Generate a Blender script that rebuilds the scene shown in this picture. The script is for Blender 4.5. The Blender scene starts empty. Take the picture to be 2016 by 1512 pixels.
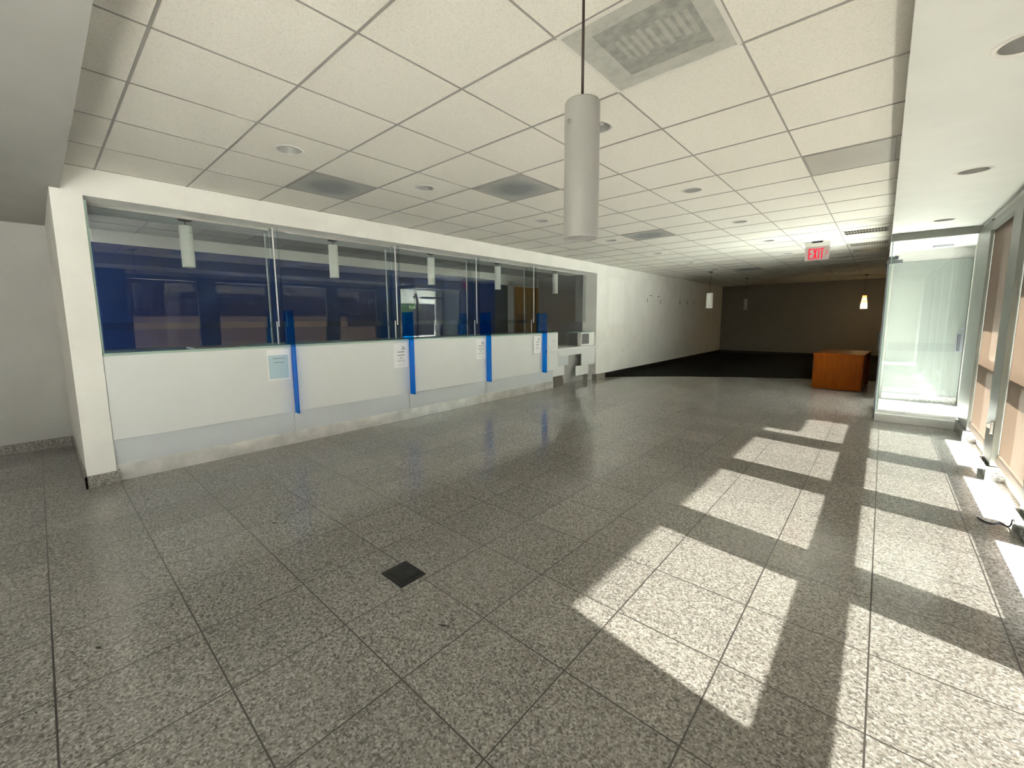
import bpy, bmesh, math, random
from mathutils import Vector, Matrix
random.seed(7)
SC = bpy.context.scene
COL = SC.collection
PI = math.pi

# ------------------------------------------------------------------ constants (metres)
ZC = 2.647            # tiled ceiling
ZS = 2.455            # dropped soffits
XW = -4.93            # counter wall plane
TX, TY, QX, QY = 0.618, 0.616, -2.43, 0.444     # ceiling tile grid
FX, FY, GX, GY = 0.4515, 0.4526, -1.299, 1.275  # floor tile grid
FINS = [1.889, 3.47, 5.017, 6.575]
SUN = Vector((-1.0, 0.16, -0.84)).normalized()

# ------------------------------------------------------------------ materials
def mat(name, col, rough=0.6, metal=0.0, spec=0.5, emit=None, estr=0.0):
    m = bpy.data.materials.new(name); m.use_nodes = True
    b = m.node_tree.nodes['Principled BSDF']
    b.inputs['Base Color'].default_value = (*col, 1)
    b.inputs['Roughness'].default_value = rough
    b.inputs['Metallic'].default_value = metal
    b.inputs['Specular IOR Level'].default_value = spec
    if emit:
        b.inputs['Emission Color'].default_value = (*emit, 1)
        b.inputs['Emission Strength'].default_value = estr
    return m

class NT:
    def __init__(s, m):
        s.m = m; s.t = m.node_tree; s.b = s.t.nodes.get('Principled BSDF')
    def n(s, typ, **kw):
        x = s.t.nodes.new(typ)
        for k, v in kw.items(): setattr(x, k, v)
        return x
    def l(s, a, b): s.t.links.new(a, b)
    def math(s, op, a, b=None, c=None):
        x = s.n('ShaderNodeMath', operation=op)
        for i, v in enumerate((a, b, c)):
            if v is None: continue
            if isinstance(v, (int, float)): x.inputs[i].default_value = v
            else: s.l(v, x.inputs[i])
        return x.outputs[0]
    def coord(s, which='Object'):
        return s.n('ShaderNodeTexCoord').outputs[which]
    def noise(s, vec, scale, detail=2.0, rough=0.5):
        x = s.n('ShaderNodeTexNoise'); x.inputs['Scale'].default_value = scale
        x.inputs['Detail'].default_value = detail; x.inputs['Roughness'].default_value = rough
        s.l(vec, x.inputs['Vector']); return x.outputs['Fac']
    def ramp(s, fac, stops, interp='LINEAR'):
        x = s.n('ShaderNodeValToRGB'); r = x.color_ramp; r.interpolation = interp
        while len(r.elements) < len(stops): r.elements.new(0.5)
        for e, (p, c) in zip(r.elements, stops):
            e.position = p; e.color = (*c, 1) if len(c) == 3 else c
        s.l(fac, x.inputs['Fac']); return x.outputs['Color']
    def mix(s, fac, a, b, blend='MIX'):
        x = s.n('ShaderNodeMix', data_type='RGBA', blend_type=blend)
        for sock, v in ((x.inputs[0], fac), (x.inputs[6], a), (x.inputs[7], b)):
            if isinstance(v, (int, float)): sock.default_value = v
            elif isinstance(v, tuple): sock.default_value = (*v, 1)
            else: s.l(v, sock)
        return x.outputs[2]
    def bump(s, h, strength, dist=0.01):
        x = s.n('ShaderNodeBump'); x.inputs['Strength'].default_value = strength
        x.inputs['Distance'].default_value = dist
        s.l(h, x.inputs['Height']); s.l(x.outputs['Normal'], s.b.inputs['Normal'])

def paint(name, col, rough=0.55, scale=3.0, var=0.04, bump=0.03):
    m = mat(name, col, rough); t = NT(m); c = t.coord()
    f = t.noise(c, scale, 4)
    lo = tuple(max(0, x * (1 - var)) for x in col); hi = tuple(min(1, x * (1 + var)) for x in col)
    t.l(t.ramp(f, [(0.3, lo), (0.7, hi)]), t.b.inputs['Base Color'])
    t.bump(t.noise(c, 260, 2), bump, 0.002)
    return m

M = {}
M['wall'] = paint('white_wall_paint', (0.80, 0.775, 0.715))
M['wall_cool'] = paint('cool_white_paint', (0.74, 0.73, 0.70))
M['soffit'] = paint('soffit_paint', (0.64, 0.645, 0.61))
M['laminate'] = paint('pale_grey_laminate', (0.75, 0.765, 0.75), 0.4, 2.0, 0.02, 0.01)
M['laminate_low'] = paint('cool_grey_laminate', (0.62, 0.65, 0.665), 0.4, 2.0, 0.02, 0.01)
M['blue_wall'] = paint('royal_blue_paint', (0.003, 0.032, 0.17), 0.5)
M['grey_wall'] = paint('mid_grey_paint', (0.42, 0.41, 0.39), 0.6)
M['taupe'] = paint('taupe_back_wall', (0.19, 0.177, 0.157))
M['tile_dim'] = paint('shaded_tile', (0.30, 0.295, 0.275), 0.85, 6.0, 0.05)  # same ceiling tile, with the teller room's dimness put into the colour
M['entry_beam'] = paint('entry_beam_paint', (0.30, 0.295, 0.28))
M['door_steel'] = mat('dark_door_steel', (0.050, 0.052, 0.065), 0.4, 0.2)
M['stripe'] = mat('grey_stripe_film', (0.10, 0.115, 0.11), 0.6)
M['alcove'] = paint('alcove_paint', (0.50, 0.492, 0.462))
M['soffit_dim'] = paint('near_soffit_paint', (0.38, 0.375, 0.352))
M['dark_grey'] = paint('dark_grey_panel', (0.10, 0.11, 0.125), 0.5)
M['white_plastic'] = mat('white_plastic', (0.80, 0.80, 0.77), 0.35)
M['screen_grey'] = mat('grey_screen', (0.16, 0.165, 0.165), 0.5)
M['black'] = mat('black_plastic', (0.012, 0.012, 0.012), 0.45)
M['black_rubber'] = mat('black_rubber', (0.012, 0.012, 0.013), 0.6)
M['bronze'] = mat('dark_bronze_rod', (0.06, 0.045, 0.038), 0.4, 0.7)
M['steel'] = mat('brushed_steel', (0.55, 0.55, 0.54), 0.32, 1.0)
M['dark_steel'] = mat('grey_steel', (0.17, 0.175, 0.20), 0.4, 0.3)
M['alu'] = mat('satin_aluminium', (0.62, 0.63, 0.61), 0.35, 0.85)
M['frame'] = paint('grey_green_frame_paint', (0.20, 0.21, 0.188), 0.4, 2.5, 0.06, 0.01)
M['grid'] = mat('ceiling_grid_bar', (0.33, 0.31, 0.29), 0.6)
M['ring'] = mat('white_trim_ring', (0.72, 0.70, 0.65), 0.45)
M['reflector'] = mat('satin_reflector', (0.50, 0.50, 0.48), 0.4, 0.3)
M['bulb'] = mat('lamp_glass', (0.55, 0.55, 0.52), 0.2)
M['shade_glass'] = mat('white_opal_glass', (0.36, 0.352, 0.332), 0.35)
M['shade_lit'] = mat('lit_opal_glass', (0.90, 0.885, 0.83), 0.35)  # paler opal copy: light falling on these pendants is put into the colour
M['paper'] = mat('white_paper', (0.93, 0.93, 0.92), 0.7)
M['paper_blue'] = mat('pale_blue_sheet', (0.50, 0.66, 0.72), 0.55)
M['ink'] = mat('dark_grey_ink', (0.10, 0.10, 0.11), 0.7)
M['ink_soft'] = mat('soft_grey_ink', (0.22, 0.225, 0.22), 0.7)
M['ink_red'] = mat('faded_red_ink', (0.55, 0.30, 0.27), 0.7)
M['sign_red'] = mat('red_sign_letter', (0.62, 0.006, 0.035), 0.4, emit=(1.0, 0.01, 0.05), estr=0.07)
M['sign_grey'] = mat('sign_housing_grey', (0.55, 0.54, 0.51), 0.4, 0.3)
M['green_edge'] = mat('glass_edge_green', (0.38, 0.52, 0.45), 0.2)
M['bright_edge'] = mat('polished_glass_edge', (0.84, 0.83, 0.82), 0.15)
M['concrete'] = paint('pale_concrete', (0.20, 0.195, 0.185), 0.85, 1.5, 0.12, 0.2)
M['white_floor'] = paint('pale_stone_floor', (0.34, 0.337, 0.325), 0.4, 3, 0.04)
M['debris'] = mat('dark_leaf_scrap', (0.02, 0.018, 0.015), 0.8)
M['building'] = paint('brown_stucco', (0.16, 0.13, 0.11), 0.9, 1.0, 0.15)
M['leaf'] = paint('tree_leaf', (0.10, 0.17, 0.03), 0.6, 2.0, 0.5, 0.2)
M['bark'] = paint('tree_bark', (0.12, 0.09, 0.065), 0.9, 6, 0.3, 0.5)

# acoustic ceiling tile
def ceiling_tile():
    m = mat('acoustic_tile', (0.80, 0.77, 0.70), 0.85, spec=0.2); t = NT(m); c = t.coord()
    f = t.noise(c, 140, 3, 0.7); g = t.noise(c, 1.1, 3)
    base = t.ramp(f, [(0.30, (0.62, 0.59, 0.535)), (0.46, (0.78, 0.75, 0.685)), (0.7, (0.83, 0.80, 0.735))])
    t.l(t.mix(t.math('MULTIPLY', g, 0.18), base, (0.84, 0.825, 0.775)), t.b.inputs['Base Color'])
    t.bump(f, 0.25, 0.004)
    return m
M['tile'] = ceiling_tile()

def granite(name, joints=True, scale=135.0, gain=1.0):
    m = mat(name, (0.3, 0.3, 0.28), 0.2); t = NT(m); c = t.coord()
    v = t.n('ShaderNodeTexVoronoi'); v.inputs['Scale'].default_value = scale; t.l(c, v.inputs['Vector'])
    sep = t.n('ShaderNodeSeparateColor'); t.l(v.outputs['Color'], sep.inputs[0])
    g = lambda a, b, d: (a * gain, b * gain, d * gain)
    col = t.ramp(sep.outputs[0], [(0.0, g(0.045, 0.043, 0.040)), (0.13, g(0.14, 0.135, 0.122)), (0.36, g(0.27, 0.26, 0.235)),
                                  (0.66, g(0.37, 0.355, 0.325)), (0.86, g(0.52, 0.505, 0.47))], 'CONSTANT')
    n2 = t.noise(c, 55, 3)
    col = t.mix(0.35, col, t.ramp(n2, [(0.35, g(0.16, 0.15, 0.135)), (0.65, g(0.40, 0.385, 0.355))]))
    n3 = t.noise(c, 2.2, 3)
    col = t.mix(t.math('MULTIPLY', n3, 0.22), col, g(0.30, 0.265, 0.235))
    if joints:
        s = t.n('ShaderNodeSeparateXYZ'); t.l(c, s.inputs[0])
        ux = t.math('DIVIDE', t.math('SUBTRACT', s.outputs[0], GX), FX)
        uy = t.math('DIVIDE', t.math('SUBTRACT', s.outputs[1], GY), FY)
        w = t.n('ShaderNodeTexWhiteNoise', noise_dimensions='2D')
        cb = t.n('ShaderNodeCombineXYZ')
        t.l(t.math('FLOOR', ux), cb.inputs[0]); t.l(t.math('FLOOR', uy), cb.inputs[1]); t.l(cb.outputs[0], w.inputs['Vector'])
        tone = t.math('MULTIPLY_ADD', w.outputs['Value'], 0.16, 0.92)
        hs = t.n('ShaderNodeHueSaturation'); t.l(tone, hs.inputs['Value']); t.l(col, hs.inputs['Color']); col = hs.outputs[0]
        e = []
        for u in (ux, uy):
            fr = t.math('ABSOLUTE', t.math('SUBTRACT', t.math('FRACT', u), 0.5))
            e.append(t.math('GREATER_THAN', fr, 0.5 - 0.0068))
        j = t.math('MAXIMUM', e[0], e[1])
        col = t.mix(j, col, (0.055, 0.05, 0.045))
        t.l(t.math('MULTIPLY_ADD', j, 0.5, t.math('MULTIPLY_ADD', n2, 0.08, 0.07)), t.b.inputs['Roughness'])
    t.l(col, t.b.inputs['Base Color'])
    t.b.inputs['Specular IOR Level'].default_value = 0.45
    return m
M['granite'] = granite('polished_granite_tile')
M['granite_base'] = granite('granite_base_strip', False, 120.0, 1.1)
M['granite_block'] = granite('granite_post_block', False, 120.0, 0.6)

def carpet():
    m = mat('black_carpet', (0.012, 0.012, 0.012), 0.95, spec=0.1); t = NT(m); c = t.coord()
    t.l(t.ramp(t.noise(c, 220, 2), [(0.3, (0.006, 0.006, 0.006)), (0.7, (0.02, 0.019, 0.018))]), t.b.inputs['Base Color'])
    t.bump(t.noise(c, 300, 2), 0.5, 0.004)
    return m
M['carpet'] = carpet()

def toe_metal():
    m = mat('toe_kick_steel', (0.72, 0.715, 0.69), 0.30, 0.35); t = NT(m); c = t.coord()
    f = t.noise(c, 3.5, 4, 0.6)
    t.l(t.ramp(f, [(0.35, (0.66, 0.655, 0.63)), (0.65, (0.92, 0.905, 0.87))]), t.b.inputs['Base Color'])
    t.l(t.math('MULTIPLY_ADD', f, 0.25, 0.18), t.b.inputs['Roughness'])
    return m
M['toe'] = toe_metal()

def wood():
    m = mat('orange_cherry_wood', (0.42, 0.15, 0.035), 0.5, spec=0.08); t = NT(m); c = t.coord()
    mp = t.n('ShaderNodeMapping'); mp.inputs['Scale'].default_value = (9, 9, 0.9); t.l(c, mp.inputs['Vector'])
    f = t.noise(mp.outputs[0], 3.0, 6, 0.6)
    t.l(t.ramp(f, [(0.3, (0.13, 0.026, 0.001)), (0.55, (0.165, 0.036, 0.0015)), (0.75, (0.19, 0.046, 0.002))]), t.b.inputs['Base Color'])
    return m
M['wood'] = wood()
def door_wood():
    m = mat('amber_door_wood', (0.50, 0.26, 0.05), 0.4); t = NT(m); c = t.coord()
    mp = t.n('ShaderNodeMapping'); mp.inputs['Scale'].default_value = (12, 12, 0.8); t.l(c, mp.inputs['Vector'])
    f = t.noise(mp.outputs[0], 2.5, 5)
    t.l(t.ramp(f, [(0.3, (0.50, 0.24, 0.04)), (0.7, (0.68, 0.36, 0.08))]), t.b.inputs['Base Color'])
    return m
M['door_wood'] = door_wood()

def lens(name, lo, hi):
    m = mat(name, hi, 0.5); t = NT(m); c = t.coord('Generated')
    mp = t.n('ShaderNodeMapping'); mp.inputs['Location'].default_value = (-1.0, -1.0, 0); mp.inputs['Scale'].default_value = (2.0, 2.0, 0)
    t.l(c, mp.inputs['Vector'])
    g = t.n('ShaderNodeTexGradient', gradient_type='SPHERICAL'); t.l(mp.outputs[0], g.inputs[0])
    n = t.noise(t.coord(), 7, 5, 0.65)
    f = t.math('MULTIPLY', g.outputs['Fac'], t.math('MULTIPLY_ADD', n, 1.4, 0.3))
    t.l(t.ramp(f, [(0.05, hi), (0.55, lo)]), t.b.inputs['Base Color'])
    return m
M['lens'] = lens('dusty_panel_lens', (0.24, 0.255, 0.255), (0.41, 0.41, 0.385))
M['lens_plain'] = lens('plain_panel_lens', (0.44, 0.425, 0.385), (0.47, 0.455, 0.41))
def perforated():
    m = mat('perforated_vent_face', (0.5, 0.5, 0.46), 0.5); t = NT(m); c = t.coord()
    n = t.noise(c, 9, 6, 0.7)
    base = t.ramp(n, [(0.28, (0.36, 0.37, 0.34)), (0.5, (0.50, 0.50, 0.46)), (0.7, (0.55, 0.535, 0.50))])
    blot = t.math('GREATER_THAN', t.noise(c, 26, 3, 0.5), 0.71)
    base = t.mix(t.math('MULTIPLY', blot, 0.7), base, (0.22, 0.22, 0.20))
    v = t.n('ShaderNodeTexVoronoi'); v.inputs['Scale'].default_value = 170; v.inputs['Randomness'].default_value = 0.0; t.l(c, v.inputs['Vector'])
    h = t.math('LESS_THAN', v.outputs['Distance'], 0.28)
    t.l(t.mix(t.math('MULTIPLY', h, 0.45), base, (0.14, 0.14, 0.13)), t.b.inputs['Base Color'])
    return m
M['perforated'] = perforated()
M['vent_dark'] = paint('dusty_vent_core', (0.33, 0.335, 0.305), 0.6, 20, 0.2)
M['vent_slat'] = paint('dusty_vent_slat', (0.43, 0.43, 0.39), 0.6, 20, 0.12)

# thin clear sheets: transparent with a mirror layer that grows towards grazing angles
def sheet(name, tint, base_refl, graze=0.8, power=4.0, milk=0.0, milk_col=(0.8, 0.85, 0.82), trans_milk=0.0):
    m = bpy.data.materials.new(name); m.use_nodes = True; t = NT(m); t.t.nodes.remove(t.b)
    out = t.t.nodes['Material Output']
    lw = t.n('ShaderNodeLayerWeight'); lw.inputs['Blend'].default_value = 0.5
    fac = t.math('MULTIPLY_ADD', t.math('POWER', lw.outputs['Facing'], power), graze, base_refl)
    tr = t.n('ShaderNodeBsdfTransparent'); tr.inputs[0].default_value = (*tint, 1)
    gl = t.n('ShaderNodeBsdfGlossy'); gl.inputs['Roughness'].default_value = 0.0; gl.inputs[0].default_value = (0.95, 0.97, 0.97, 1)
    cur = tr.outputs[0]
    if milk > 0:
        df = t.n('ShaderNodeBsdfDiffuse'); df.inputs[0].default_value = (*milk_col, 1)
        tl = t.n('ShaderNodeBsdfTranslucent'); tl.inputs[0].default_value = (*milk_col, 1)
        mm = t.n('ShaderNodeMixShader'); mm.inputs[0].default_value = trans_milk
        t.l(df.outputs[0], mm.inputs[1]); t.l(tl.outputs[0], mm.inputs[2])
        m2 = t.n('ShaderNodeMixShader'); m2.inputs[0].default_value = milk
        t.l(cur, m2.inputs[1]); t.l(mm.outputs[0], m2.inputs[2]); cur = m2.outputs[0]
    mx = t.n('ShaderNodeMixShader'); t.l(fac, mx.inputs[0]); t.l(cur, mx.inputs[1]); t.l(gl.outputs[0], mx.inputs[2])
    t.l(mx.outputs[0], out.inputs['Surface'])
    return m
M['teller_glass'] = sheet('security_glass', (0.87, 0.895, 0.89), 0.050, 0.75)
M['clear_glass'] = sheet('clear_glass', (0.955, 0.98, 0.97), 0.03, 0.7)
M['vest_glass'] = sheet('vestibule_glass', (0.95, 0.975, 0.962), 0.04, 0.6)
M['tinted_glass'] = sheet('tinted_glass', (0.84, 0.865, 0.855), 0.03, 0.6)
M['frosted'] = sheet('frosted_glass', (0.85, 0.92, 0.88), 0.02, 0.4, milk=0.88, milk_col=(0.22, 0.237, 0.222), trans_milk=0.3)
M['blue_acrylic'] = sheet('blue_acrylic', (0.02, 0.52, 0.98), 0.03, 0.35, milk=0.08, milk_col=(0.0, 0.16, 0.70), trans_milk=0.4)
M['sign_acrylic'] = sheet('sign_acrylic', (0.85, 0.80, 0.78), 0.03, 0.4, milk=0.75, milk_col=(0.50, 0.43, 0.42), trans_milk=0.3)

def shade_fabric():
    m = bpy.data.materials.new('tan_solar_fabric'); m.use_nodes = True; t = NT(m); t.t.nodes.remove(t.b)
    out = t.t.nodes['Material Output']; c = t.coord()
    f = t.noise(c, 180, 2)
    df = t.n('ShaderNodeBsdfDiffuse'); t.l(t.ramp(f, [(0.3, (0.115, 0.091, 0.075)), (0.7, (0.14, 0.112, 0.092))]), df.inputs[0])
    tl = t.n('ShaderNodeBsdfTranslucent'); t.l(t.ramp(f, [(0.3, (0.0048, 0.0034, 0.0024)), (0.7, (0.0062, 0.0044, 0.0031))]), tl.inputs[0])
    ad = t.n('ShaderNodeAddShader'); t.l(df.outputs[0], ad.inputs[0]); t.l(tl.outputs[0], ad.inputs[1])
    tr = t.n('ShaderNodeBsdfTransparent'); tr.inputs[0].default_value = (1, 0.96, 0.90, 1)
    mx = t.n('ShaderNodeMixShader'); mx.inputs[0].default_value = 0.030
    t.l(ad.outputs[0], mx.inputs[1]); t.l(tr.outputs[0], mx.inputs[2]); t.l(mx.outputs[0], out.inputs['Surface'])
    return m
M['shade'] = shade_fabric()
M['hem'] = mat('dark_tan_hem', (0.30, 0.25, 0.21), 0.6)

def amber():
    m = mat('amber_lamp_glass', (0.9, 0.6, 0.25), 0.4); t = NT(m); s = t.n('ShaderNodeSeparateXYZ'); t.l(t.coord('Generated'), s.inputs[0])
    t.l(t.ramp(s.outputs[2], [(0.0, (1.0, 0.78, 0.36)), (0.45, (1.0, 0.72, 0.34)), (1.0, (0.75, 0.34, 0.08))]), t.b.inputs['Emission Color'])
    t.l(t.math('MULTIPLY_ADD', t.math('SUBTRACT', 1.0, s.outputs[2]), 2.6, 0.25), t.b.inputs['Emission Strength'])
    return m
M['amber'] = amber()

M['cream'] = paint('cream_wall_paint', (0.82, 0.808, 0.762))
def left_wall_paint():
    m = paint('left_wall_paint', (0.83, 0.818, 0.774)); t = NT(m); c = t.coord()
    s = t.n('ShaderNodeSeparateXYZ'); t.l(c, s.inputs[0])
    y, z = s.outputs[1], s.outputs[2]
    wob = t.math('MULTIPLY', t.math('SUBTRACT', t.noise(c, 9, 3), 0.5), 0.12)
    yy = t.math('ADD', y, wob); zz = t.math('ADD', z, wob)
    k = t.math('MULTIPLY', t.math('MULTIPLY', t.math('GREATER_THAN', yy, 9.2), t.math('LESS_THAN', yy, 9.98)),
               t.math('MULTIPLY', t.math('GREATER_THAN', zz, 1.25), t.math('LESS_THAN', zz, 2.38)))
    old = t.b.inputs['Base Color'].links[0].from_socket
    t.l(t.mix(t.math('MULTIPLY', k, 0.4), old, (0.93, 0.92, 0.88)), t.b.inputs['Base Color'])
    return m
M['left_wall'] = left_wall_paint()

# ------------------------------------------------------------------ mesh helpers
class MB:
    """collects shapes, then links them as one mesh object"""
    def __init__(s): s.bm = bmesh.new(); s.mats = []; s.cur = 0
    def use(s, m):
        if m not in s.mats: s.mats.append(m)
        s.cur = s.mats.index(m); return s
    def _mark(s, faces):
        for f in faces: f.material_index = s.cur
    def face(s, pts):
        f = s.bm.faces.new([s.bm.verts.new(p) for p in pts]); s._mark([f]); return f
    def box(s, x0, y0, z0, x1, y1, z1, bev=0.0, segs=2):
        x0, x1 = min(x0, x1), max(x0, x1); y0, y1 = min(y0, y1), max(y0, y1); z0, z1 = min(z0, z1), max(z0, z1)
        v = [s.bm.verts.new(p) for p in ((x0, y0, z0), (x1, y0, z0), (x1, y1, z0), (x0, y1, z0), (x0, y0, z1), (x1, y0, z1), (x1, y1, z1), (x0, y1, z1))]
        fs = [s.bm.faces.new([v[i] for i in q]) for q in ((3, 2, 1, 0), (4, 5, 6, 7), (0, 1, 5, 4), (1, 2, 6, 5), (2, 3, 7, 6), (3, 0, 4, 7))]
        s._mark(fs)
        if bev > 0:
            r = bmesh.ops.bevel(s.bm, geom=list({e for f in fs for e in f.edges}), offset=bev, segments=segs, profile=0.5, affect='EDGES')
            s._mark(r['faces'])
        return s
    def prism(s, pts, axis, a, b):
        """extrude a 2D outline along axis (0 x,1 y,2 z) from a to b"""
        def P(p, h):
            q = list(p); q.insert(axis, h); return tuple(q)
        va = [s.bm.verts.new(P(p, a)) for p in pts]; vb = [s.bm.verts.new(P(p, b)) for p in pts]
        fs = [s.bm.faces.new(va), s.bm.faces.new(list(reversed(vb)))]
        n = len(pts)
        for i in range(n): fs.append(s.bm.faces.new((va[i], vb[i], vb[(i + 1) % n], va[(i + 1) % n])))
        s._mark(fs); bmesh.ops.recalc_face_normals(s.bm, faces=fs); return s
    def lathe(s, prof, c=(0, 0, 0), n=40, close=False):
        """prof: list of (r,z) from bottom to top, around the z axis"""
        rings = []
        for r, z in prof:
            if r < 1e-6: rings.append([s.bm.verts.new((c[0], c[1], c[2] + z))])
            else: rings.append([s.bm.verts.new((c[0] + r * math.cos(2 * PI * i / n), c[1] + r * math.sin(2 * PI * i / n), c[2] + z)) for i in range(n)])
        fs = []
        pairs = list(zip(rings, rings[1:])) + ([(rings[-1], rings[0])] if close else [])
        for A, B in pairs:
            for i in range(n):
                j = (i + 1) % n
                if len(A) == 1 and len(B) == 1: continue
                if len(A) == 1: fs.append(s.bm.faces.new((A[0], B[j], B[i])))
                elif len(B) == 1: fs.append(s.bm.faces.new((A[i], A[j], B[0])))
                else: fs.append(s.bm.faces.new((A[i], A[j], B[j], B[i])))
        for f in fs: f.smooth = True
        s._mark(fs); return s
    def rod(s, a, b, r, n=16):
        a, b = Vector(a), Vector(b); d = b - a; L = d.length
        q = d.to_track_quat('Z', 'Y').to_matrix().to_4x4()
        r0 = bmesh.ops.create_cone(s.bm, cap_ends=True, segments=n, radius1=r, radius2=r, depth=L, matrix=Matrix.Translation((a + b) / 2) @ q)
        fs = list({f for v in r0['verts'] for f in v.link_faces}); s._mark(fs)
        for f in fs: f.smooth = len(f.verts) == 4
        return s
    def build(s, name, parent=None, m=None):
        me = bpy.data.meshes.new(name); s.bm.normal_update(); s.bm.to_mesh(me); s.bm.free()
        for k in (s.mats or [m]): me.materials.append(k)
        o = bpy.data.objects.new(name, me); COL.objects.link(o)
        if parent is not None: o.parent = parent
        return o

def B(m): return MB().use(m)
def part(name, mb, parent, label=None):
    # geometry is given in the thing's local frame
    o = mb.build(name, parent)
    if label: o['label'] = label
    return o
def thing(name, label, cat, loc=(0, 0, 0), group=None, rz=0.0):
    o = bpy.data.objects.new(name, None); o.empty_display_size = 0.1; COL.objects.link(o)
    o.location = loc; o.rotation_euler = (0, 0, rz)
    o['label'] = label; o['category'] = cat
    if group: o['group'] = group
    return o
def tag(o, label, cat, group=None):
    o['label'] = label; o['category'] = cat
    if group: o['group'] = group
    return o
def struct(name, mb, label=None, parent=None):
    o = mb.build(name, parent)
    if parent is None: o['kind'] = 'structure'
    if label: o['label'] = label
    return o
def copy_thing(o, loc, label, rz=0.0):
    c = o.copy(); COL.objects.link(c); c.location = loc; c.rotation_euler = (0, 0, rz); c['label'] = label
    for ch in o.children:
        k = ch.copy(); COL.objects.link(k); k.parent = c
        for g in ch.children:
            h = g.copy(); COL.objects.link(h); h.parent = k
    return c

# ------------------------------------------------------------------ room shell
XR = 0.79           # window line
YB, YF = 18.6, -3.0
mb = B(M['granite']); mb.box(-8.4, YF - 0.1, -0.12, 0.95, YB + 0.2, 0.0)
struct('floor', mb, 'speckled grey granite tile floor')

# curved carpet edge
edge = [(-4.93, 9.08), (-4.6, 9.44), (-4.24, 9.78), (-3.8, 10.15), (-3.38, 10.46), (-2.8, 10.83), (-2.22, 11.15), (-1.7, 11.43), (-1.13, 11.68), (-0.6, 11.89), (-0.12, 12.07), (0.9, 12.4)]
mb = B(M['carpet']); mb.prism(edge + [(0.9, YB), (-4.93, YB)], 2, 0.0, 0.006)
struct('floor_carpet', mb, 'black carpet of the dark back area with a curved edge')

def holed(mb, x0, y0, x1, y1, z, holes, r):
    """a rectangle at height z with round holes, facing down"""
    bm = mb.bm
    def loop(pts):
        vs = [bm.verts.new(p) for p in pts]
        return [bm.edges.new((vs[i], vs[(i + 1) % len(vs)])) for i in range(len(vs))]
    es = loop([(x0, y0, z), (x1, y0, z), (x1, y1, z), (x0, y1, z)])
    for hx, hy in holes:
        es += loop([(hx + r * math.cos(2 * PI * k / 32), hy + r * math.sin(2 * PI * k / 32), z) for k in range(32)])
    res = bmesh.ops.triangle_fill(bm, use_beauty=True, use_dissolve=False, edges=es, normal=(0, 0, -1))
    mb._mark([g for g in res['geom'] if isinstance(g, bmesh.types.BMFace)])

def gridlines(q, t, a, b):
    i0 = math.ceil((a - q) / t + 1e-6); out = []
    while q + i0 * t < b - 1e-6: out.append(q + i0 * t); i0 += 1
    return out
RH = 0.088
rowA = [(-3.357, QY + TY * (k + 0.5)) for k in (1, 3, 6, 9, 12, 15, 18, 21, 24)]
rowB = [(-1.503, QY + TY * (k + 0.5)) for k in (3, 6, 9, 12, 15, 18, 21, 24)]
CX0, CX1, CY0, CY1 = XW, 0.0, 0.23, YB
xs = [CX0] + gridlines(QX, TX, CX0, CX1) + [CX1]
ys = [CY0] + gridlines(QY, TY, CY0, CY1) + [CY1]
mb = B(M['tile'])
holes = rowA + rowB
for i in range(len(xs) - 1):
    for j in range(len(ys) - 1):
        h = [p for p in holes if xs[i] < p[0] < xs[i + 1] and ys[j] < p[1] < ys[j + 1]]
        if h: holed(mb, xs[i], ys[j], xs[i + 1], ys[j + 1], ZC, h, RH)
        else: mb.face([(xs[i], ys[j], ZC), (xs[i], ys[j + 1], ZC), (xs[i + 1], ys[j + 1], ZC), (xs[i + 1], ys[j], ZC)])
struct('ceiling', mb, 'white acoustic tile ceiling')
mb = B(M['grid'])
for x in xs[1:-1]: mb.box(x - 0.0045, CY0, ZC - 0.003, x + 0.0045, CY1, ZC + 0.004)
for y in ys[1:-1]: mb.box(CX0, y - 0.0062, ZC - 0.0035, CX1, y + 0.0062, ZC + 0.004)
struct('trim_1', mb, 'ceiling grid bars between the tiles')
# plenum slab above everything
mb = B(M['wall_cool']); mb.box(-8.4, YF - 0.2, 2.95, 0.95, YB + 0.2, 3.15)
struct('ceiling_slab', mb)

# dropped soffit along the windows (underside with lamp holes) and over the near end
SL = [(0.345, 2.70), (0.415, 4.72), (0.42, 6.84)]
mb = B(M['soffit'])
holed(mb, 0.0, 0.23, 0.95, 7.55, ZS, SL, 0.09)
mb.face([(0, 0.23, ZS), (0, 7.55, ZS), (0, 7.55, ZC + 0.2), (0, 0.23, ZC + 0.2)])
struct('soffit_right', mb, 'dropped white soffit along the window wall')
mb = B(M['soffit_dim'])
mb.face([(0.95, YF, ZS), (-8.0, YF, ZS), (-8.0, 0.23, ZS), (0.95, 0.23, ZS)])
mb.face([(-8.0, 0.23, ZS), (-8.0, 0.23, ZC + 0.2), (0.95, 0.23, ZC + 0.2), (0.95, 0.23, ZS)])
struct('soffit_front', mb, 'dropped grey soffit over the near left corner')

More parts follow.
